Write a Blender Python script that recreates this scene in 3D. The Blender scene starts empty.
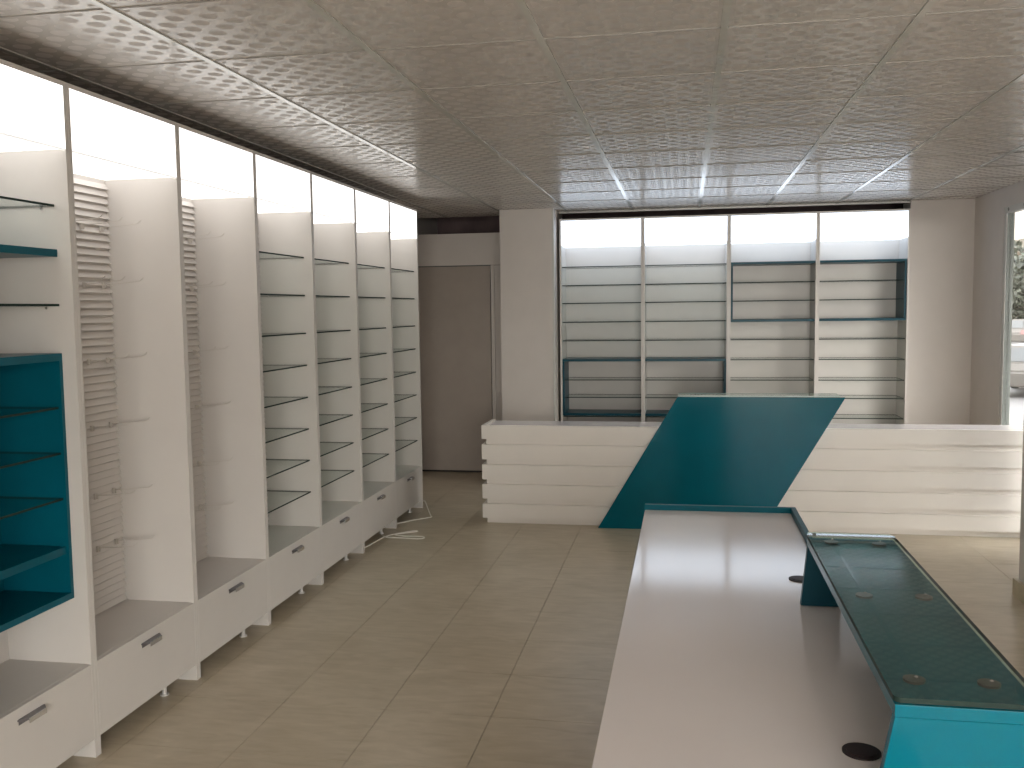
import bpy, bmesh, math, random
from mathutils import Vector, Matrix
random.seed(7)
scene = bpy.context.scene
COL = scene.collection

# ------------------------------------------------------------------ camera
cam_d = bpy.data.cameras.new('camera'); cam = bpy.data.objects.new('camera', cam_d); COL.objects.link(cam)
R_ = Vector((0.98350226, 0.18043894, -0.01284874)); F_ = Vector((-0.18088833, 0.98033075, -0.07893695))
U_ = Vector((-0.00164729, 0.07995885, 0.9967968))
M_ = Matrix(((R_.x, U_.x, -F_.x, 0), (R_.y, U_.y, -F_.y, 0), (R_.z, U_.z, -F_.z, 1.6173), (0, 0, 0, 1)))
cam.matrix_world = M_
cam_d.sensor_width = 36; cam_d.lens = 942.13 * 36 / 1024; cam_d.clip_start = 0.05; cam_d.clip_end = 300
scene.camera = cam

# ------------------------------------------------------------------ light
SKY = 20.0          # overcast sky through the shop windows
LEFT_GLOW = 1.7    # radiance of the left cabinets' light boxes
BACK_GLOW = 2.3    # radiance of the back cabinets' light boxes
w = bpy.data.worlds.new('sky'); scene.world = w; w.use_nodes = True
nt = w.node_tree; bg = nt.nodes['Background']
tc = nt.nodes.new('ShaderNodeTexCoord'); sep = nt.nodes.new('ShaderNodeSeparateXYZ'); rmp = nt.nodes.new('ShaderNodeValToRGB')
nt.links.new(tc.outputs['Generated'], sep.inputs[0]); nt.links.new(sep.outputs[2], rmp.inputs[0]); nt.links.new(rmp.outputs[0], bg.inputs[0])
rmp.color_ramp.elements[0].color = (1.0, 0.96, 0.91, 1); rmp.color_ramp.elements[1].color = (0.86, 0.9, 0.98, 1)
bg.inputs[1].default_value = SKY

def portal(loc, rot, sx, sy):
    d = bpy.data.lights.new('window_daylight', 'AREA'); d.shape = 'RECTANGLE'; d.size = sx; d.size_y = sy
    d.cycles.is_portal = True
    o = bpy.data.objects.new('window_daylight', d); COL.objects.link(o); o.location = loc; o.rotation_euler = rot
portal((2.60, 7.29, 1.22), (0, math.pi / 2, 0), 2.3, 1.55)     # side windows, towards -X
portal((1.0, -3.12, 1.22), (math.pi / 2, 0, 0), 2.95, 2.3)     # shopfront behind the camera, towards +Y

vs = scene.view_settings
vs.view_transform = 'Standard'; vs.look = 'None'; vs.exposure = 0.0; vs.gamma = 1.0; vs.use_curve_mapping = False
scene.cycles.max_bounces = 10; scene.cycles.diffuse_bounces = 6; scene.cycles.transparent_max_bounces = 24
scene.cycles.sample_clamp_indirect = 6

# ------------------------------------------------------------------ materials
MATS = {}
def nodes(name):
    m = bpy.data.materials.new(name); m.use_nodes = True; t = m.node_tree
    return m, t, t.nodes['Principled BSDF']
def mat(name, col, rough=0.5, metal=0.0, var=0.04, scale=6.0, bump=0.0, bscale=60.0, coat=0.0, stretch=None, spec=None):
    m, t, b = nodes(name); N = t.nodes; L = t.links
    tcn = N.new('ShaderNodeTexCoord'); nz = N.new('ShaderNodeTexNoise'); nz.inputs['Scale'].default_value = scale; nz.inputs['Detail'].default_value = 5
    src = tcn.outputs['Object']
    if stretch:
        mp = N.new('ShaderNodeMapping'); mp.inputs['Scale'].default_value = stretch; L.new(src, mp.inputs[0]); src = mp.outputs[0]
    L.new(src, nz.inputs['Vector'])
    r = N.new('ShaderNodeValToRGB'); L.new(nz.outputs['Fac'], r.inputs[0])
    r.color_ramp.elements[0].position = 0.3; r.color_ramp.elements[1].position = 0.7
    r.color_ramp.elements[0].color = tuple(c * (1 - var) for c in col) + (1,); r.color_ramp.elements[1].color = tuple(min(1, c * (1 + var)) for c in col) + (1,)
    L.new(r.outputs[0], b.inputs['Base Color'])
    b.inputs['Roughness'].default_value = rough; b.inputs['Metallic'].default_value = metal
    if spec is not None: b.inputs['Specular IOR Level'].default_value = spec
    if coat: b.inputs['Coat Weight'].default_value = coat; b.inputs['Coat Roughness'].default_value = 0.06
    if bump:
        n2 = N.new('ShaderNodeTexNoise'); n2.inputs['Scale'].default_value = bscale; n2.inputs['Detail'].default_value = 4; L.new(src, n2.inputs['Vector'])
        bp = N.new('ShaderNodeBump'); bp.inputs['Strength'].default_value = bump; bp.inputs['Distance'].default_value = 0.002
        L.new(n2.outputs['Fac'], bp.inputs['Height']); L.new(bp.outputs[0], b.inputs['Normal'])
    return m
def emit(name, col, strength):
    m, t, b = nodes(name)
    b.inputs['Base Color'].default_value = (0.8, 0.8, 0.8, 1); b.inputs['Roughness'].default_value = 0.4
    b.inputs['Emission Color'].default_value = col + (1,); b.inputs['Emission Strength'].default_value = strength
    return m
def glass(name, tint, refl=1.0, rough=0.02):
    m, t, b = nodes(name); N = t.nodes; L = t.links; N.remove(b)
    tr = N.new('ShaderNodeBsdfTransparent'); tr.inputs[0].default_value = tint + (1,)
    gl = N.new('ShaderNodeBsdfGlossy'); gl.inputs['Roughness'].default_value = rough
    fr = N.new('ShaderNodeFresnel'); fr.inputs[0].default_value = 1.5
    mu = N.new('ShaderNodeMath'); mu.operation = 'MULTIPLY'; mu.inputs[1].default_value = refl; mu.use_clamp = True
    mx = N.new('ShaderNodeMixShader'); L.new(fr.outputs[0], mu.inputs[0])
    ge = N.new('ShaderNodeNewGeometry'); inv = N.new('ShaderNodeMath'); inv.operation = 'SUBTRACT'; inv.inputs[0].default_value = 1.0; L.new(ge.outputs['Backfacing'], inv.inputs[1])
    m2 = N.new('ShaderNodeMath'); m2.operation = 'MULTIPLY'; L.new(mu.outputs[0], m2.inputs[0]); L.new(inv.outputs[0], m2.inputs[1]); L.new(m2.outputs[0], mx.inputs[0])
    L.new(tr.outputs[0], mx.inputs[1]); L.new(gl.outputs[0], mx.inputs[2]); L.new(mx.outputs[0], N['Material Output'].inputs[0])
    return m

WHITE = mat('white_laminate', (0.585, 0.55, 0.52), 0.38, var=0.015)
WHITE_SLAT = mat('white_slat', (0.63, 0.595, 0.565), 0.4, var=0.015)
GLOSSY = mat('glossy_white_desk', (0.78, 0.74, 0.75), 0.10, var=0.02, scale=3)
COUNTER = mat('counter_white', (0.78, 0.735, 0.69), 0.3, var=0.015)
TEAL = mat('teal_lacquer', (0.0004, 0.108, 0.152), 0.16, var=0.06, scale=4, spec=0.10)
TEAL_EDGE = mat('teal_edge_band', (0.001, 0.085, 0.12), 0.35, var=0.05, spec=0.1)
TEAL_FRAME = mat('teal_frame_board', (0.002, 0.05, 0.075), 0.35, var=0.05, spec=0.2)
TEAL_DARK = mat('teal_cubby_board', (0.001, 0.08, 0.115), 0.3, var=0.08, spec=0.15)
WALL = mat('painted_wall', (0.60, 0.555, 0.52), 0.6, var=0.02, bump=0.15, bscale=120)
DOORM = mat('taupe_door_panel', (0.36, 0.31, 0.27), 0.5, var=0.04, bump=0.1)
CONC = mat('bare_dark_concrete', (0.17, 0.12, 0.12), 0.9, var=0.2, bump=0.5, bscale=30)
DARKGAP = mat('dark_gap', (0.03, 0.025, 0.025), 0.9)
CHROME = mat('chrome', (0.75, 0.75, 0.76), 0.15, metal=1.0, var=0.02)
SATIN = mat('satin_nickel', (0.72, 0.70, 0.68), 0.35, metal=0.5, var=0.02)
DARKM = mat('dark_steel', (0.16, 0.15, 0.16), 0.3, metal=0.5, var=0.02)  # darker steel for the handle plate behind the chrome lip
STEEL = mat('hook_wire', (0.55, 0.51, 0.47), 0.3, metal=0.3, var=0.02)
CORDM = mat('white_cord', (0.75, 0.72, 0.66), 0.5)
GROM = mat('dark_plastic_grommet', (0.022, 0.012, 0.014), 0.45)
BAR = mat('ceiling_grid_bar', (0.52, 0.51, 0.47), 0.14, var=0.02)
CROSS = mat('ceiling_cross_bar', (0.30, 0.275, 0.25), 0.5)
ALU = mat('light_aluminium', (0.52, 0.51, 0.48), 0.4, metal=0.2)
ALU_D = mat('dark_grey', (0.10, 0.11, 0.10), 0.5)
BASET = mat('stone_base_tile', (0.42, 0.36, 0.24), 0.35, var=0.15, scale=12)
SHELF_GLASS = glass('shelf_glass', (0.945, 0.98, 0.968), 0.9)
EDGE = mat('glass_cut_edge', (0.010, 0.024, 0.020), 0.5, spec=0.15)
EDGE_L = mat('pale_glass_edge', (0.42, 0.52, 0.47), 0.25)
PANE = glass('window_glass', (0.96, 0.97, 0.96), 0.8)
TOPGLASS = glass('riser_glass', (0.80, 0.96, 0.94), 1.2, 0.015)
DISC = mat('brass_tinted_disc', (0.085, 0.055, 0.04), 0.3, metal=0.5, var=0.1)
GLOW_L = emit('warm_light_panel', (1.0, 0.985, 0.96), LEFT_GLOW)
GLOW_B = emit('cool_light_panel', (0.72, 0.84, 1.0), BACK_GLOW)

RAIL = emit('translucent_rail', (1.0, 0.98, 0.95), 0.62)

def ceiling_tile_mat():
    m, t, b = nodes('dotted_ceiling_tile'); N = t.nodes; L = t.links
    def math_(op, a, c=None, d=None):
        n = N.new('ShaderNodeMath'); n.operation = op
        for i, v in enumerate((a, c, d)):
            if v is None: continue
            if isinstance(v, (int, float)): n.inputs[i].default_value = v
            else: L.new(v, n.inputs[i])
        return n.outputs[0]
    tcn = N.new('ShaderNodeTexCoord'); sp = N.new('ShaderNodeSeparateXYZ'); L.new(tcn.outputs['Object'], sp.inputs[0])
    g = 0.0555
    u = math_('DIVIDE', sp.outputs[0], g); v = math_('DIVIDE', sp.outputs[1], g)
    p = math_('MULTIPLY', math_('ADD', u, v), 0.5); q = math_('MULTIPLY', math_('SUBTRACT', u, v), 0.5)
    dp = math_('SUBTRACT', p, math_('ROUND', p)); dq = math_('SUBTRACT', q, math_('ROUND', q))
    du = math_('ADD', dp, dq); dv = math_('SUBTRACT', dp, dq)
    r = math_('SQRT', math_('ADD', math_('MULTIPLY', du, du), math_('MULTIPLY', dv, dv)))
    dot = math_('SUBTRACT', 1.0, math_('SMOOTH_MIN', 1.0, math_('MAXIMUM', 0.0, math_('MULTIPLY', math_('SUBTRACT', r, 0.44), 12.0)), 0.05))
    inside = math_('MULTIPLY', math_('LESS_THAN', math_('ABSOLUTE', sp.outputs[0]), 0.275), math_('LESS_THAN', math_('ABSOLUTE', sp.outputs[1]), 0.275))
    dot = math_('MULTIPLY', dot, inside)
    mix = N.new('ShaderNodeMix'); mix.data_type = 'RGBA'; L.new(dot, mix.inputs[0])
    mix.inputs[6].default_value = (0.54, 0.50, 0.465, 1); mix.inputs[7].default_value = (0.50, 0.46, 0.43, 1)
    L.new(mix.outputs[2], b.inputs['Base Color'])
    L.new(math_('ADD', 0.24, math_('MULTIPLY', dot, 0.36)), b.inputs['Roughness'])
    nz = N.new('ShaderNodeTexNoise'); nz.inputs['Scale'].default_value = 90; L.new(tcn.outputs['Object'], nz.inputs['Vector'])
    h = math_('ADD', math_('MULTIPLY', dot, -1.0), math_('MULTIPLY', nz.outputs['Fac'], 0.12))
    bp = N.new('ShaderNodeBump'); bp.inputs['Strength'].default_value = 0.12; bp.inputs['Distance'].default_value = 0.001
    L.new(h, bp.inputs['Height']); L.new(bp.outputs[0], b.inputs['Normal'])
    return m
TILE = ceiling_tile_mat()

def floor_mat():
    m, t, b = nodes('beige_stone_tile'); N = t.nodes; L = t.links
    geo = N.new('ShaderNodeNewGeometry')
    a = N.new('ShaderNodeTexNoise'); a.inputs['Scale'].default_value = 2.2; a.inputs['Detail'].default_value = 6; a.inputs['Distortion'].default_value = 1.2
    mp = N.new('ShaderNodeMapping'); mp.inputs['Scale'].default_value = (6, 22, 6); L.new(geo.outputs['Position'], mp.inputs[0])
    c = N.new('ShaderNodeTexNoise'); c.inputs['Scale'].default_value = 1.0; c.inputs['Detail'].default_value = 8; c.inputs['Distortion'].default_value = 0.8
    L.new(geo.outputs['Position'], a.inputs['Vector']); L.new(mp.outputs[0], c.inputs['Vector'])
    ad = N.new('ShaderNodeMath'); ad.operation = 'ADD'; L.new(a.outputs['Fac'], ad.inputs[0]); L.new(c.outputs['Fac'], ad.inputs[1])
    ha = N.new('ShaderNodeMath'); ha.operation = 'MULTIPLY'; ha.inputs[1].default_value = 0.5; L.new(ad.outputs[0], ha.inputs[0])
    r = N.new('ShaderNodeValToRGB'); L.new(ha.outputs[0], r.inputs[0])
    e = r.color_ramp.elements; e[0].position = 0.36; e[1].position = 0.66
    e[0].color = (0.41, 0.345, 0.245, 1); e[1].color = (0.54, 0.465, 0.355, 1)
    L.new(r.outputs[0], b.inputs['Base Color']); b.inputs['Roughness'].default_value = 0.33
    bp = N.new('ShaderNodeBump'); bp.inputs['Strength'].default_value = 0.12; bp.inputs['Distance'].default_value = 0.002
    L.new(c.outputs['Fac'], bp.inputs['Height']); L.new(bp.outputs[0], b.inputs['Normal'])
    return m
FLOOR = floor_mat()
GROUT = mat('floor_grout', (0.30, 0.25, 0.18), 0.8)

# ------------------------------------------------------------------ mesh helpers
def vbox(bm, x0, x1, y0, y1, z0, z1, bev=0.0, mi=None):
    """box; mi(normal) -> material slot"""
    vs_ = [bm.verts.new((x, y, z)) for x in (x0, x1) for y in (y0, y1) for z in (z0, z1)]
    idx = [(0, 1, 3, 2), (4, 6, 7, 5), (0, 4, 5, 1), (2, 3, 7, 6), (0, 2, 6, 4), (1, 5, 7, 3)]
    fs = [bm.faces.new([vs_[i] for i in f]) for f in idx]
    if mi:
        for f in fs: f.normal_update(); f.material_index = mi(f.normal)
    if bev:
        es = list({e for f in fs for e in f.edges})
        bmesh.ops.bevel(bm, geom=es, offset=bev, segments=2, affect='EDGES', profile=0.6)
    return fs
def prism(bm, pts, axis, a0, a1):
    """polygon pts (2D) extruded along axis 'x','y' or 'z' between a0 and a1"""
    def P(p, a):
        return {'x': (a, p[0], p[1]), 'y': (p[0], a, p[1]), 'z': (p[0], p[1], a)}[axis]
    A = [bm.verts.new(P(p, a0)) for p in pts]; B = [bm.verts.new(P(p, a1)) for p in pts]
    n = len(pts); bm.faces.new(A); bm.faces.new(B[::-1])
    for i in range(n): bm.faces.new((A[i], B[i], B[(i + 1) % n], A[(i + 1) % n]))
def cyl(bm, c, r, h, axis='z', seg=16, r2=None):
    r2 = r if r2 is None else r2
    def P(a, t, rr):
        x, y = rr * math.cos(a), rr * math.sin(a)
        return {'z': (c[0] + x, c[1] + y, c[2] + t), 'y': (c[0] + x, c[1] + t, c[2] + y), 'x': (c[0] + t, c[1] + x, c[2] + y)}[axis]
    A = [bm.verts.new(P(2 * math.pi * i / seg, 0, r)) for i in range(seg)]
    B = [bm.verts.new(P(2 * math.pi * i / seg, h, r2)) for i in range(seg)]
    bm.faces.new(A[::-1]); bm.faces.new(B)
    for i in range(seg): bm.faces.new((A[i], A[(i + 1) % seg], B[(i + 1) % seg], B[i]))
def tube(bm, pts, r, seg=6):
    pts = [Vector(p) for p in pts]; rings = []
    for i, p in enumerate(pts):
        d = (pts[min(i + 1, len(pts) - 1)] - pts[max(i - 1, 0)]).normalized()
        up = Vector((0, 0, 1)) if abs(d.z) < 0.9 else Vector((1, 0, 0))
        s = d.cross(up).normalized(); t = s.cross(d)
        rings.append([bm.verts.new(p + r * (math.cos(2 * math.pi * k / seg) * s + math.sin(2 * math.pi * k / seg) * t)) for k in range(seg)])
    for a, b in zip(rings, rings[1:]):
        for k in range(seg): bm.faces.new((a[k], a[(k + 1) % seg], b[(k + 1) % seg], b[k]))
    bm.faces.new(rings[0][::-1]); bm.faces.new(rings[-1])
def spline(pts, n=8):
    out = []; P = [Vector(p) for p in pts]; P = [P[0]] + P + [P[-1]]
    for i in range(1, len(P) - 2):
        for k in range(n):
            t = k / n; a, b, c, d = P[i - 1:i + 3]
            out.append(0.5 * ((2 * b) + (c - a) * t + (2 * a - 5 * b + 4 * c - d) * t * t + (3 * b - a - 3 * c + d) * t ** 3))
    out.append(P[-2]); return out
def mesh(name, bm, *ms):
    bmesh.ops.recalc_face_normals(bm, faces=bm.faces)
    me = bpy.data.meshes.new(name); bm.to_mesh(me); bm.free()
    for m in ms: me.materials.append(m)
    return me
def link(name, me, parent=None, loc=None):
    o = bpy.data.objects.new(name, me); COL.objects.link(o)
    if parent: o.parent = parent
    if loc: o.location = loc
    return o
def B(name, parent, m, *boxes, bev=0.0, mi=None):
    bm = bmesh.new()
    for b in boxes: vbox(bm, *b, bev=bev, mi=mi)
    return link(name, mesh(name, bm, *(m if isinstance(m, tuple) else (m,))), parent)
def tag(o, label, cat, group=None):
    o['label'] = label; o['category'] = cat
    if group: o['group'] = group
    return o
def thing(name, label, cat, loc=(0, 0, 0), rz=0, group=None):
    o = bpy.data.objects.new(name, None); COL.objects.link(o); o.location = loc; o.rotation_euler = (0, 0, rz); o.empty_display_size = 0.1
    return tag(o, label, cat, group)
def struct(name, m, *boxes, bev=0.0):
    o = B(name, None, m, *boxes, bev=bev); o['kind'] = 'structure'; return o
def smooth(o):
    for p in o.data.polygons: p.use_smooth = True
    return o

# ------------------------------------------------------------------ room shell
XL, XR, YF, ZC = -2.62, 2.46, -3.0, 2.5175
# floor slab with one object per tile
floor = struct('floor', GROUT, (XL - .15, XR + .075, YF - .1, 10.0, -0.08, -0.0045))
TP = 0.44
def rects(x0, x1, y0, y1, ox, oy, p):
    i0 = math.floor((x0 - ox) / p); j0 = math.floor((y0 - oy) / p)
    i = i0
    while ox + i * p < x1 - 1e-6:
        j = j0
        while oy + j * p < y1 - 1e-6:
            a, b = max(x0, ox + i * p), min(x1, ox + (i + 1) * p); c, d = max(y0, oy + j * p), min(y1, oy + (j + 1) * p)
            if b - a > 0.01 and d - c > 0.01: yield a, b, c, d
            j += 1
        i += 1
cache = {}
def tile(name, parent, a, b, c, d, z0, z1, m, gap, key):
    k = (key, round(b - a, 3), round(d - c, 3))
    if k not in cache:
        bm = bmesh.new(); hx, hy = (b - a) / 2 - gap, (d - c) / 2 - gap
        vbox(bm, -hx, hx, -hy, hy, z0, z1); cache[k] = mesh(name, bm, m)
    return link(name, cache[k], parent, ((a + b) / 2, (c + d) / 2, 0))
rest = bmesh.new()
for a, b, c, d in rects(XL, XR, YF, 9.09, -1.64, 0.04, TP):
    if c > 0.9: tile('floor_tile', floor, a, b, c, d, -0.004, 0.0, FLOOR, 0.0011, 'f')
    else: vbox(rest, a + .0011, b - .0011, c + .0011, d - .0011, -0.004, 0.0)
ro = link('floor_tiles', mesh('floor_tiles', rest, FLOOR), floor); ro['kind'] = 'stuff'

# ceiling: dark slab, hung grid and dotted tiles
ceiling = struct('ceiling', CONC, (XL - .15, XR + .075, YF - .1, 10.0, 2.90, 3.0))
CX, CY = -1.6778, 3.2058
def yend(x): return 9.04 if x < -1.5 else 8.86
for a, b, c, d in rects(XL, XR, YF, 9.04, CX, CY, 0.6):
    if (a + b) / 2 > -1.5: d = min(d, 8.86)
    if d - c < 0.02: continue
    tile('ceiling_tile', ceiling, a, b, c, d, ZC + 0.003, ZC + 0.015, TILE, 0.0032, 'c')
for i in range(-1, 7):
    x = CX + 0.6 * i
    B('grid_bar', ceiling, BAR, (x - .012, x + .012, YF, yend(x - .3), ZC - .0015, ZC + .0025))
for j in range(-10, 10):
    y = CY + 0.6 * j
    B('grid_bar', ceiling, CROSS, (XL, XR, y - .0017, y + .0017, ZC - .0005, ZC + .0028))
def trim(name, m, *b): return struct(name, m, *b)
trim('trim_1', ALU, (-1.168, 1.935, 8.86, 8.875, ZC - .012, ZC + .02))
trim('trim_2', ALU, (-1.185, -1.168, 8.493, 8.499, 0, ZC - .002))

struct('wall_left', WALL, (XL - .15, XL, YF - .1, 9.9, 0, 2.9))
struct('wall_back', WALL, (-1.67, XR + .075, 9.12, 9.22, 0, 2.35))
struct('wall_rear', CONC, (XL - .15, XR + .075, 9.9, 10.0, 0, 2.9), (XR, XR + .075, 9.2, 9.9, 0, 2.9))
struct('wall_back_column', WALL, (-1.665, -1.17, 8.50, 9.115, 0, ZC + .002))
struct('wall_back_right', WALL, (1.935, XR, 8.82, 9.115, 0, ZC + .002))
# partition with the taupe door at the far left
struct('wall_back_left', WALL, (XL, -1.667, 9.09, 9.119, 2.055, 2.365))
door = struct('door_1', DOORM, (XL + .01, -1.885, 9.10, 9.14, 0.015, 2.045))
B('door_track', door, ALU_D, (XL + .01, -1.87, 9.092, 9.10, 2.045, 2.055))
trim('trim_3', WALL, (-1.875, -1.84, 9.085, 9.13, 0, 2.05), (-1.838, -1.667, 9.095, 9.13, 0, 2.05))
trim('trim_4', DARKGAP, (XL, -1.88, 9.092, 9.16, 0.0006, 0.014))

# right wall: one window, narrowed with added solid wall to cut side light
YW = 8.06
YW = 8.06
struct('wall_right', WALL, (XR, XR + .075, YW, 9.2, 0, 2.9), (XR, XR + .075, YF, YW, 2.365, 2.9), (XR, XR + .075, YW - 1.55, YW, -0.08, 0.06), (XR, XR + .075, YF, YW - 1.55, -0.08, 2.365))
def window(n, x0, x1, y0, y1, z0, z1, axis):
    """frame is a mesh, panes and painted jamb shade are its parts"""
    f = 0.06
    if axis == 'x':
        fr = struct('window_%d' % n, ALU, (x0, x1, y1 - f, y1, z0, z1), (x0, x1, y0, y0 + .03, z0, z1), (x0, x1, y0 + .03, y1 - f, z1 - .05, z1), (x0, x1, y0 + .03, y1 - f, z0, z0 + .06))
        xm = (x0 + x1) / 2
        B('glass_pane', fr, PANE, (xm - .004, xm + .004, y0 + .03, y1 - f - .004, z0 + .06, z1 - .05))
        B('jamb_shade', fr, ALU_D, (x0 + .004, x1 - .001, y1 - f - .004, y1 - f, z0 + .06, z1 - .05))  # dark sheet laid over the jamb face to stand in for its shade
        for k in range(2):
            bm = bmesh.new(); cyl(bm, (x0 - .004, y1 - .10 - k * .35, z1 - .022), .013, .004, 'x', 12)
            link('bolt', mesh('bolt', bm, ALU_D), fr)
    else:
        fr = struct('window_%d' % n, ALU, (x0, x0 + f, y0, y1, z0, z1), (x1 - f, x1, y0, y1, z0, z1), (x0 + f, x1 - f, y0, y1, z1 - .05, z1), (x0 + f, x1 - f, y0, y1, z0, z0 + .06))
        ym = (y0 + y1) / 2
        B('glass_pane', fr, PANE, (x0 + f, x1 - f, ym - .004, ym + .004, z0 + .06, z1 - .05))
n = 1
for yy in (YW,):
    window(n, XR + .004, XR + .062, yy - 1.55, yy, 0.06, 2.365, 'x'); n += 1
struct('wall_front', WALL, (XL - .15, -0.45, YF - .1, YF, 0, 2.9), (-0.45, XR + .075, YF - .1, YF, 2.365, 2.9), (-0.45, XR + .075, YF - .1, YF, -0.08, 0.06))
window(n, -0.45, 1.0, YF - .08, YF - .02, 0.06, 2.365, 'y'); window(n + 1, 1.0, XR, YF - .08, YF - .02, 0.06, 2.365, 'y')
# free-standing pillar with a tiled foot at the right edge of the picture
pil = struct('pillar', WALL, (1.815, 2.20, 5.16, 5.53, 0, ZC + .002), bev=0.004)
B('base_tile', pil, BASET, (1.792, 2.223, 5.140, 5.159, 0, 0.095), bev=0.002)
B('base_tile', pil, BASET, (1.792, 2.223, 5.531, 5.553, 0, 0.095), bev=0.002)
B('base_tile', pil, BASET, (1.792, 1.814, 5.160, 5.530, 0, 0.095), bev=0.002)
B('base_tile', pil, BASET, (2.201, 2.223, 5.160, 5.530, 0, 0.095), bev=0.002)

# ------------------------------------------------------------------ shelving cabinets
def edges_front(nrm): return 0 if abs(nrm.z) > 0.5 else 1
_gs = {}
def glass_shelf(parent, W, z, d0, d1, pins=False, edge=EDGE):
    o = B('glass_shelf', parent, (SHELF_GLASS, edge), (.020, W - .020, d0, d1, z - .004, z + .004), mi=edges_front)
    if pins:
        for x in (.020, W - .024):
            for d in (d0 + .05,):
                bm = bmesh.new(); cyl(bm, (x - (0 if x > .1 else .002), d, z - .0095), .005, .006, 'x', 10)
                link('shelf_pin', mesh('shelf_pin', bm, CHROME), o)
    return o
def handle(parent, W, z):
    bm = bmesh.new(); c = W / 2
    prism(bm, [(c - .066, -.0012), (c + .066, -.0012), (c + .040, -.026), (c - .040, -.026)], 'z', z - .002, z + .002)
    prism(bm, [(c - .066, -.001), (c + .066, -.001), (c + .040, -.0265), (c - .040, -.0265)], 'z', z + .0025, z + .004)
    vbox(bm, c - .042, c + .042, -.0275, -.0245, z - .014, z + .004, bev=.001)
    vbox(bm, c - .060, c + .060, -.0012, -.0002, z - .016, z + .0045)
    me = mesh('handle', bm, CHROME, DARKM)
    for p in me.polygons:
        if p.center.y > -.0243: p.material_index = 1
    return link('handle', me, parent)
def cabinet(W, H, D, glow, label, loc, rz, shelves, slats=False, pins=False, front=.05, zb=.352, group=None, zl=2.19, legs=True):
    c = thing('shelving_cabinet', label, 'cabinet', loc, rz, group)
    t = .0172
    B('side_panel', c, WHITE, (.0004, t, 0, D, 0, H), bev=.0008)
    B('side_panel', c, WHITE, (W - t, W - .0004, 0, D, 0, H), bev=.0008)
    B('back_panel', c, WHITE, (t, W - t, D - .009, D, .06, H - .017))
    B('top_panel', c, WHITE, (t, W - t, 0.0005, D, H - .0165, H))
    B('base_shelf', c, WHITE, (t, W - t, .0185, D - .009, zb - .018, zb))
    lp = B('light_panel', c, glow, (t, W - t, .0005, .006, zl + .006, H - .0168)); lp['label'] = 'glowing frosted front panel'
    df = B('light_diffuser', c, glow, (t, W - t, .0065, D - .0095, zl + .004, zl + .009)); df['label'] = 'glowing underside of the light box'
    B('light_rail', c, RAIL, (t, W - t, .0002, .009, zl - .001, zl + .0055))
    dr = B('drawer', c, WHITE, (t + .0015, W - t - .0015, 0.0, .018, .07, zb - .001), (t + .012, W - t - .012, .0182, D - .03, .09, zb - .03), bev=.0008)
    handle(dr, W + (.045 if pins else 0), zb - .042)
    if legs:
        for x in (.545,):
            bm = bmesh.new(); cyl(bm, (x, .058, 0), .019, .006, seg=16); cyl(bm, (x, .058, .006), .010, .084, seg=14)
            o = link('leg', mesh('leg', bm, SATIN), c); o['label'] = 'chrome adjustable leg'
    for z in shelves: glass_shelf(c, W, z, front, D - .011, pins)
    if slats:
        bm = bmesh.new(); x0, x1 = t + .001, W - t - .001
        prism(bm, [(D - .0245, 0), (D - .0095, 0), (D - .0095, .0232), (D - .0125, .0232)], 'x', x0, x1)
        me = mesh('wall_slat', bm, WHITE_SLAT); z = zb + .004
        while z + .0265 < zl:
            link('wall_slat', me, c, (0, 0, z)); z += .0315
    return c
Xl, Y0, W, H = -2.121, 3.016, 0.7292, 2.425
RZ = math.pi / 2
GS = [1.931, 1.713, 1.494, 1.308, 1.120, .934, .748, .560]
A = cabinet(W, H, .345, GLOW_L, 'white lit cabinet at the left frame edge holding the teal cubby', (Xl, Y0 - W, 0), RZ, [2.0, 1.653], pins=True, front=.054)
Bc = cabinet(W, H, .345, GLOW_L, 'white lit slat-backed cabinet with wire hooks, next to the teal cubby cabinet', (Xl, Y0, 0), RZ, [], slats=True)
Cc = cabinet(W, H, .345, GLOW_L, 'white lit slat-backed cabinet with wire hooks, next to the first glass-shelved cabinet', (Xl, Y0 + W, 0), RZ, [], slats=True)
Dc = cabinet(W, H, .345, GLOW_L, 'white lit cabinet with green-edged glass shelves beside the hook cabinets', (Xl, Y0 + 2 * W, 0), RZ, GS, slats=True)
Ec = cabinet(W, H, .345, GLOW_L, 'white lit glass-shelved cabinet, fifth from the left in the left row', (Xl, Y0 + 3 * W, 0), RZ, GS, front=.045)
Fc = cabinet(W, H, .345, GLOW_L, 'white lit glass-shelved cabinet, last but one in the left row', (Xl, Y0 + 4 * W, 0), RZ, GS, front=.038)
Gc = cabinet(W, H, .345, GLOW_L, 'white lit glass-shelved cabinet at the far end of the left row beside the doorway', (Xl, Y0 + 5 * W, 0), RZ, GS, front=.030)
# blue-teal board and teal cubby inside the nearest cabinet
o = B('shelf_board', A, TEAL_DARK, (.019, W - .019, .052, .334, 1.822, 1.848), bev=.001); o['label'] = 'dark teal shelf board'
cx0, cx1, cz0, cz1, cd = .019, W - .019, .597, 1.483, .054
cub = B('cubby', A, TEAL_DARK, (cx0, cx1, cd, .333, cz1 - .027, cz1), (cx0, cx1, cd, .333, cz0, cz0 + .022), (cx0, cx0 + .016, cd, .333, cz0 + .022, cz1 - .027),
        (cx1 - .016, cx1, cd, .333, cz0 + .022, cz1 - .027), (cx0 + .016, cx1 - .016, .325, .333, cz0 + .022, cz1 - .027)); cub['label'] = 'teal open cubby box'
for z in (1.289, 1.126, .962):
    g = B('cubby_shelf', cub, (SHELF_GLASS, EDGE), (cx0 + .0165, cx1 - .0165, cd + .012, .324, z - .004, z + .004), mi=edges_front)
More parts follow.
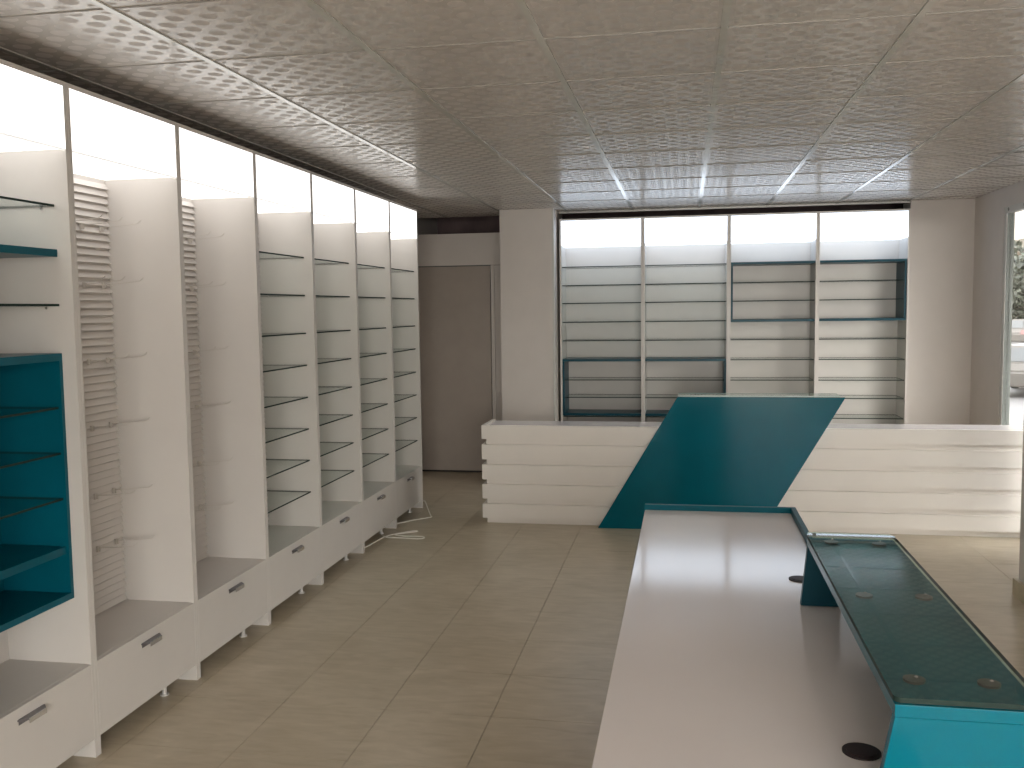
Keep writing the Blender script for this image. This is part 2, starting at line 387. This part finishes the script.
B('cubby_board', cub, TEAL_DARK, (cx0 + .0165, cx1 - .0165, cd + .010, .324, .762, .790))

# wire hooks hung on the slats
ORD = ['top', 'second', 'third', 'fourth', 'fifth', 'lowest']
hb = bmesh.new(); vbox(hb, -.006, .004, -.006, .006, -.018, .006); vbox(hb, .004, .011, -.0025, .0025, -.016, .004)
h_plate = mesh('hook_plate', hb, STEEL)
hb = bmesh.new(); tube(hb, spline([(.010, 0, 0), (.08, 0, .004), (.155, 0, .011), (.172, 0, .016), (.184, 0, .026)], 4), .0018, 6)
h_prong = mesh('prong', hb, STEEL)
def hook(x, y, z, label, group):
    t = thing('display_hook', label, 'hook', (x, y, z), 0, group)
    link('hook_plate', h_plate, t); link('prong', h_prong, t)
hx = Xl - .345 + .0245 + .006
for cab_y, nm in ((Y0, 'nearer'), (Y0 + W, 'farther')):
    for r, z in enumerate((1.985, 1.745, 1.428, 1.150, .862, .638)):
        for q, dy in ((0, .375), (1, .505), (2, .638)) if r < 2 else ((1, .510), (2, .640)):
            side = ('left', 'middle', 'right')[q] if r < 2 else ('left', 'left', 'right')[q]
            hook(hx, cab_y + dy, z, '%s wire prong hook in the %s row of the %s slat-backed cabinet' % (side, ORD[r], nm), 'wire hooks on the slat walls')

# back row
XU, YU, WU, HU = -1.1449, 8.70, 0.7636, 2.4386
ZS = [2.0, 1.83, 1.665, 1.49, 1.318, 1.137, .953, .790, .612]
BL = ['white lit cabinet of the back row beside the white column', 'white lit back-row cabinet around the right half of the low teal frame',
      'white lit back-row cabinet around the left half of the high teal frame', 'white lit cabinet at the right end of the back row']
for k in range(4):
    sh = [z for z in ZS if (z not in (1.137,) if k < 2 else z not in (2.0, 1.49))]
    c = cabinet(WU, HU, .36, GLOW_B, BL[k], (XU + k * WU, YU, 0), 0, sh, front=.03, zb=.45, zl=2.195, legs=False)
def lining(label, k0, z0, z1, name='teal_frame'):
    t = thing(name, label, 'frame', (XU + k0 * WU, YU, 0))
    for s in (0, 1):
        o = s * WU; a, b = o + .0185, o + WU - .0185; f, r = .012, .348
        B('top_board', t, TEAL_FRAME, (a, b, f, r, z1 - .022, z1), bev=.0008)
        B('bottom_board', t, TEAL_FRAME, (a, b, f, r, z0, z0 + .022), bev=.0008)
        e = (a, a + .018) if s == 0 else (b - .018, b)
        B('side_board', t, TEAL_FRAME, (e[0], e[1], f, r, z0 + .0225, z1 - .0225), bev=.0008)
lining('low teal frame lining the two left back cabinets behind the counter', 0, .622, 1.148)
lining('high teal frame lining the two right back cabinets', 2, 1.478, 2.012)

# ------------------------------------------------------------------ long white counter
ct = thing('service_counter', 'long white counter with wide horizontal boards along its front', 'counter', (0, 0, 0))
CX0, CX1, CYF, CYB = -1.512, 2.44, 6.90, 7.30
B('carcass', ct, COUNTER, (CX0 + .030, CX1, CYF + .030, CYB - .02, 0.0, .722))
B('countertop', ct, GLOSSY, (CX0 + .030, CX1, CYF + .0300, CYB, .7225, .738))
for z0, z1 in ((.042, .150), (.190, .300), (.337, .450), (.490, .603), (.645, .748)):
    B('front_board', ct, COUNTER, (CX0, CX1, CYF, CYF + .0295, z0, z1), (CX0, CX0 + .0295, CYF + .0295, CYB, z0, z1))
# slanted teal panel leaning over the counter front, with its glass top
pan = thing('slanted_panel', 'large glossy teal parallelogram panel standing against the white counter front', 'panel', (0, 0, 0))
bm = bmesh.new(); prism(bm, [(-.632, 0.0), (.535, 0.0), (1.100, .974), (-.055, .974)], 'y', 6.852, 6.880)
bmesh.ops.bevel(bm, geom=list(bm.edges), offset=.0015, segments=1, affect='EDGES')
link('panel_board', mesh('panel_board', bm, TEAL), pan)
bm = bmesh.new(); prism(bm, [(-.600, .03), (.50, .03), (1.04, .955), (-.02, .955)], 'y', 6.8803, 6.8990)
link('backing_board', mesh('backing_board', bm, COUNTER), pan)
o = B('glass_ledge', pan, (SHELF_GLASS, EDGE_L), (-.05, 1.065, 6.856, 7.04, .976, .986), bev=0, mi=edges_front); o['label'] = 'pale green glass ledge on top'
for x in (.05, .95): B('ledge_bracket', pan, CHROME, (x, x + .02, 6.95, 6.99, .7385, .9755))

# ------------------------------------------------------------------ foreground desk
dk = thing('reception_desk', 'white-topped desk with teal rim in the right foreground', 'desk', (0, 0, 0)); dk.scale = (.9535, .9535, .79 / .75); dk.rotation_euler = (math.radians(-.42), 0, 0); dk.location = (0, -.006, .0182)
DX0, DX1, DY0, DY1 = -.172, .442, 1.30, 4.09
B('desktop', dk, GLOSSY, (DX0, DX1 - .001, DY0, DY1, .722, .750), bev=.0015)
B('end_panel', dk, COUNTER, (DX0 + .03, DX1 - .001, DY0 + .03, DY0 + .05, .005, .7215))
B('end_panel', dk, COUNTER, (DX0 + .03, DX1 - .001, DY1 - .05, DY1 - .03, .012, .7215))
B('modesty_panel', dk, COUNTER, (DX1 - .05, DX1 - .03, DY0 + .0505, DY1 - .0505, 0.05, .7215))
o = B('end_rim', dk, TEAL_EDGE, (DX0, DX1 + .020, DY1 + .0005, DY1 + .022, .30, .771), bev=.001); o['label'] = 'teal rim board across the far end'
o = B('side_rim', dk, TEAL_EDGE, (DX1, DX1 + .020, 2.815, DY1, .012, .771), bev=.001); o['label'] = 'teal rim board along the customer side'
for (x, y) in ((.336, 1.850), (.362, 3.062)):
    bm = bmesh.new(); cyl(bm, (x, y, .7502), .036, .003, seg=28); cyl(bm, (x, y, .7532), .028, .0012, seg=28)
    o = link('cable_grommet', mesh('cable_grommet', bm, GROM), dk); o['label'] = 'dark round cable grommet'
# raised teal box with glass top
rs = thing('counter_riser', 'raised teal box with dark glass top standing on the white desk', 'counter', (0, 0, .0697)); rs.scale = (.9525, .9525, .9606)
RZ1 = .944; RY0, RY1 = 1.632, 2.805
o = B('top_board', rs, TEAL, (.349, .586, RY0, RY1, RZ1 - .022, RZ1), bev=.001)
bm = bmesh.new(); prism(bm, [(.317, .7505), (.548, .7505), (.5855, RZ1 - .0222), (.3495, RZ1 - .0222)], 'y', RY0, RY0 + .022)
link('near_panel', mesh('near_panel', bm, TEAL), rs)
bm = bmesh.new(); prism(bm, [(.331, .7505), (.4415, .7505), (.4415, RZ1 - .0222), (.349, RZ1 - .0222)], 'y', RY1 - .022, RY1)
link('far_panel', mesh('far_panel', bm, TEAL_FRAME), rs)  # darker frame teal paints in the shade under the riser top
bm = bmesh.new(); prism(bm, [(.4625, -0.0725), (.4825, -0.0725), (.4825, .73), (.5855, RZ1 - .0222), (.5655, RZ1 - .0222), (.4625, .75)], 'y', RY0 + .0225, RY1)
link('customer_panel', mesh('customer_panel', bm, TEAL), rs)
GZ = RZ1 + .009
bm = bmesh.new()
def rounded(x0, x1, y0, y1, r, n=6):
    pts = []
    for cx, cy, a0 in ((x1 - r, y1 - r, 0), (x0 + r, y1 - r, 90), (x0 + r, y0 + r, 180), (x1 - r, y0 + r, 270)):
        for k in range(n + 1):
            a = math.radians(a0 + 90 * k / n); pts.append((cx + r * math.cos(a), cy + r * math.sin(a)))
    return pts
prism(bm, rounded(.347, .588, RY0 - .002, RY1 + .003, .014), 'z', GZ - .005, GZ + .004)
gme = mesh('glass_top', bm, TOPGLASS, EDGE)
for p in gme.polygons: p.material_index = 0 if abs(p.normal.z) > .5 else 1
link('glass_top', gme, rs)
o = B('pale_end_strip', rs, EDGE_L, (.352, .578, RY1 + .0065, RY1 + .0095, GZ - .002, GZ + .0055), bev=.0008)
for x, y in ((.409, 2.751), (.536, 2.744), (.408, 2.246), (.539, 2.250), (.404, 1.742), (.529, 1.742)):
    bm = bmesh.new(); cyl(bm, (x, y, RZ1 + .0002), .019, .0045, seg=24); d_ = link('glass_mount', mesh('glass_mount', bm, DISC), rs)
    bm = bmesh.new(); cyl(bm, (x, y - .014, GZ + .0042), .0035, .0015, seg=12, r2=.002); link('mount_cap', mesh('mount_cap', bm, CHROME), d_)

# ------------------------------------------------------------------ white cord on the floor
def cord(label, pts):
    bm = bmesh.new(); tube(bm, spline(pts, 8), .0045, 8)
    o = smooth(link('power_cord', mesh('power_cord', bm, CORDM))); tag(o, label, 'cord')
cord('white cord lying doubled on the floor by the sixth left cabinet', [(-2.20, 5.99, .005), (-2.155, 6.07, .005), (-2.138, 6.209, .005), (-2.117, 6.364, .005), (-2.071, 6.449, .005), (-1.968, 6.563, .005),
      (-1.93, 6.56, .005), (-1.99, 6.47, .012), (-2.06, 6.41, .014), (-1.97, 6.40, .006), (-1.86, 6.41, .005), (-1.825, 6.375, .005), (-1.86, 6.34, .005), (-1.98, 6.35, .005), (-2.094, 6.355, .006), (-2.16, 6.42, .006)])
cord('white cord trailing from the end of the left cabinets onto the floor', [(-2.20, 6.76, .005), (-2.126, 6.821, .005), (-2.068, 6.904, .005), (-1.98, 7.00, .005), (-1.955, 7.04, .005), (-1.975, 7.09, .007),
      (-2.05, 7.27, .03), (-2.095, 7.36, .06), (-2.13, 7.42, .05), (-2.20, 7.45, .02)])

# ------------------------------------------------------------------ street outside the side windows
def ground(name, m, *b): return struct(name, m, *b)
PAVE = mat('pale_pavement', (0.040, 0.037, 0.034), 0.8, var=0.1, scale=2)
ASPH = mat('worn_road', (0.022, 0.019, 0.0175), 0.85, var=0.15, scale=0.8)
ground('pavement', PAVE, (2.70, 5.3, -12, 60, -.95, -.12))
ground('road', ASPH, (5.3, 120, -40, 140, -1.0, -.90))
struct('shade_canopy', WALL, (2.56, 5.2, -2.5, 30, 2.62, 2.80))  # added over the pavement, depth set to cut sky light on the counter
CARW = mat('white_car_paint', (0.058, 0.053, 0.048), 0.5, spec=.1); CARR = mat('red_car_paint', (0.05, 0.007, 0.005), 0.5, spec=.1)
TYRE = mat('tyre_rubber', (0.005, 0.005, 0.005), 0.8); CARG = mat('dark_car_window', (0.008, 0.009, 0.009), 0.35); RED = mat('red_tail_lamp', (0.06, 0.005, 0.004), 0.3)
def car(label, loc, rz, paint, s=1.0):
    c = thing('car', label, 'car', loc, rz); c.scale = (s, s, s)
    low = [(-2.1, .30), (2.1, .28), (2.15, .62), (1.95, .80), (1.05, .95), (-2.0, 1.0), (-2.15, .75)]
    bm = bmesh.new(); prism(bm, low, 'y', -.86, .86); bmesh.ops.bevel(bm, geom=list(bm.edges), offset=.05, segments=2, affect='EDGES'); link('body', mesh('body', bm, paint), c)
    bm = bmesh.new()
    base = [(1.02, .93), (-1.98, .98)]; topp = [(.35, 1.46), (-1.75, 1.48)]
    v = [bm.verts.new(q) for q in ((1.02, -.80, .92), (1.02, .80, .92), (-1.98, .80, .96), (-1.98, -.80, .96), (.30, -.62, 1.48), (.30, .62, 1.48), (-1.72, .62, 1.50), (-1.72, -.62, 1.50))]
    for f in ((0, 1, 2, 3), (4, 7, 6, 5), (0, 4, 5, 1), (1, 5, 6, 2), (2, 6, 7, 3), (3, 7, 4, 0)): bm.faces.new([v[i] for i in f])
    bmesh.ops.bevel(bm, geom=list(bm.edges), offset=.04, segments=2, affect='EDGES'); link('roof_cabin', mesh('roof_cabin', bm, paint), c)
    def quad(name, pts, m, off):
        bm = bmesh.new(); a = [Vector(p) for p in pts]; n_ = (a[1] - a[0]).cross(a[2] - a[0]).normalized() * off
        A_ = [bm.verts.new(p + n_) for p in a]; B_ = [bm.verts.new(p - n_) for p in a]
        bm.faces.new(A_); bm.faces.new(B_[::-1])
        for i in range(4): bm.faces.new((A_[i], B_[i], B_[(i + 1) % 4], A_[(i + 1) % 4]))
        return link(name, mesh(name, bm, m), c)
    for sd in (-1, 1):
        quad('side_window', [(.72, sd * .757, 1.03), (-.50, sd * .757, 1.03), (-.45, sd * .655, 1.40), (.28, sd * .655, 1.40)], CARG, .012)
        quad('side_window', [(-.60, sd * .757, 1.03), (-1.70, sd * .757, 1.05), (-1.58, sd * .655, 1.42), (-.55, sd * .655, 1.40)], CARG, .012)
        quad('tail_lamp', [(-2.14, sd * .84, .70), (-2.14, sd * .62, .70), (-2.10, sd * .62, .93), (-2.10, sd * .80, .93)], RED, .02)
        for x in (-1.35, 1.35):
            bm = bmesh.new(); cyl(bm, (x, sd * .87 - .10, .32), .32, .20, 'y', 24); wl = link('wheel', mesh('wheel', bm, TYRE), c)
            bm = bmesh.new(); cyl(bm, (x, sd * .975 - .006, .32), .19, .012, 'y', 16); link('hub', mesh('hub', bm, CARW), wl)
    quad('windscreen', [(.98, -.66, .98), (.98, .66, .98), (.38, .54, 1.42), (.38, -.54, 1.42)], CARG, .015)
    quad('rear_window', [(-1.945, .66, 1.04), (-1.945, -.66, 1.04), (-1.78, -.52, 1.42), (-1.78, .52, 1.42)], CARG, .015)
    return c
car('white hatchback parked nearest outside the right-hand window', (9.75, 28.6, -.9), math.radians(62), CARW, .92)
car('white car parked farther off, above the nearer white one outside the window', (20.0, 59.5, -.9), math.radians(38), CARW, 1.05)
car('red car just visible beside the white hatchback outside the window', (13.4, 31.6, -.9), math.radians(70), CARR, .9)

LEAF = mat('tree_leaves', (0.017, 0.019, 0.010), 0.7, var=0.4, scale=3); BARK = mat('tree_bark', (0.08, 0.06, 0.045), 0.9)
def tree(x, y, h, label):
    t = thing('street_tree', label, 'tree', (x, y, -.9), 0, 'trees beyond the parked cars')
    bm = bmesh.new(); cyl(bm, (0, 0, 0), .22, h * .55, seg=10, r2=.12); link('trunk', mesh('trunk', bm, BARK), t)
    bm = bmesh.new()
    for _ in range(2600):
        a, b = random.uniform(0, 2 * math.pi), math.acos(random.uniform(-1, 1)); r = h * .42 * random.uniform(.6, 1) ** .5 * (1 + .18 * math.sin(3 * a) * math.sin(4 * b))
        p = Vector((r * math.sin(b) * math.cos(a), r * math.sin(b) * math.sin(a), h * .60 + r * .95 * math.cos(b)))
        u = Vector((random.gauss(0, 1), random.gauss(0, 1), random.gauss(0, 1))).normalized(); v = u.cross(Vector((random.gauss(0, 1), random.gauss(0, 1), random.gauss(0, 1)))).normalized()
        s = random.uniform(.12, .26); bm.faces.new([bm.verts.new(p + s * q) for q in (u, v * .6, -u, -v * .6)])
    bmesh.ops.create_icosphere(bm, subdivisions=2, radius=h * .33, matrix=Matrix.Translation((0, 0, h * .6)))
    me = bpy.data.meshes.new('crown'); bm.to_mesh(me); bm.free(); me.materials.append(LEAF); link('crown', me, t)
tree(21.8, 66, 6.2, 'dark green street tree behind the parked cars, nearest the window frame')
tree(27.5, 68, 6.6, 'dark green street tree behind the parked cars, right of the first tree')
bd = thing('street_building', 'beige building with pale banded upper floor across the street', 'building', (0, 0, 0))
BEI = mat('beige_facade', (0.052, 0.036, 0.022), 0.8); CRE = mat('cream_facade', (0.075, 0.067, 0.052), 0.8); GRY = mat('grey_band', (0.045, 0.04, 0.035), 0.8)
B('lower_wall', bd, BEI, (12, 60, 82, 90, -.9, 6.0)); B('upper_wall', bd, CRE, (12, 60, 81.7, 90, 6.0, 14.0))
for z in (6.9, 8.2): B('band', bd, GRY, (12, 60, 81.4, 81.69, z, z + .22))
sky_block = thing('street_building', 'unseen low building added across the street to block low sky', 'building', (0, 0, 0))  # added out of view to cut low sky light at the side window
B('wall', sky_block, BEI, (36, 44, -30, 62, -.9, 6.2)); B('roof_edge', sky_block, GRY, (35.7, 44.3, -30.3, 62.3, 6.2, 6.6))
for i in range(9): B('window', bd, CARG, (18.5 + i * 3.4, 20.0 + i * 3.4, 81.92, 81.99, 3.9, 5.2))
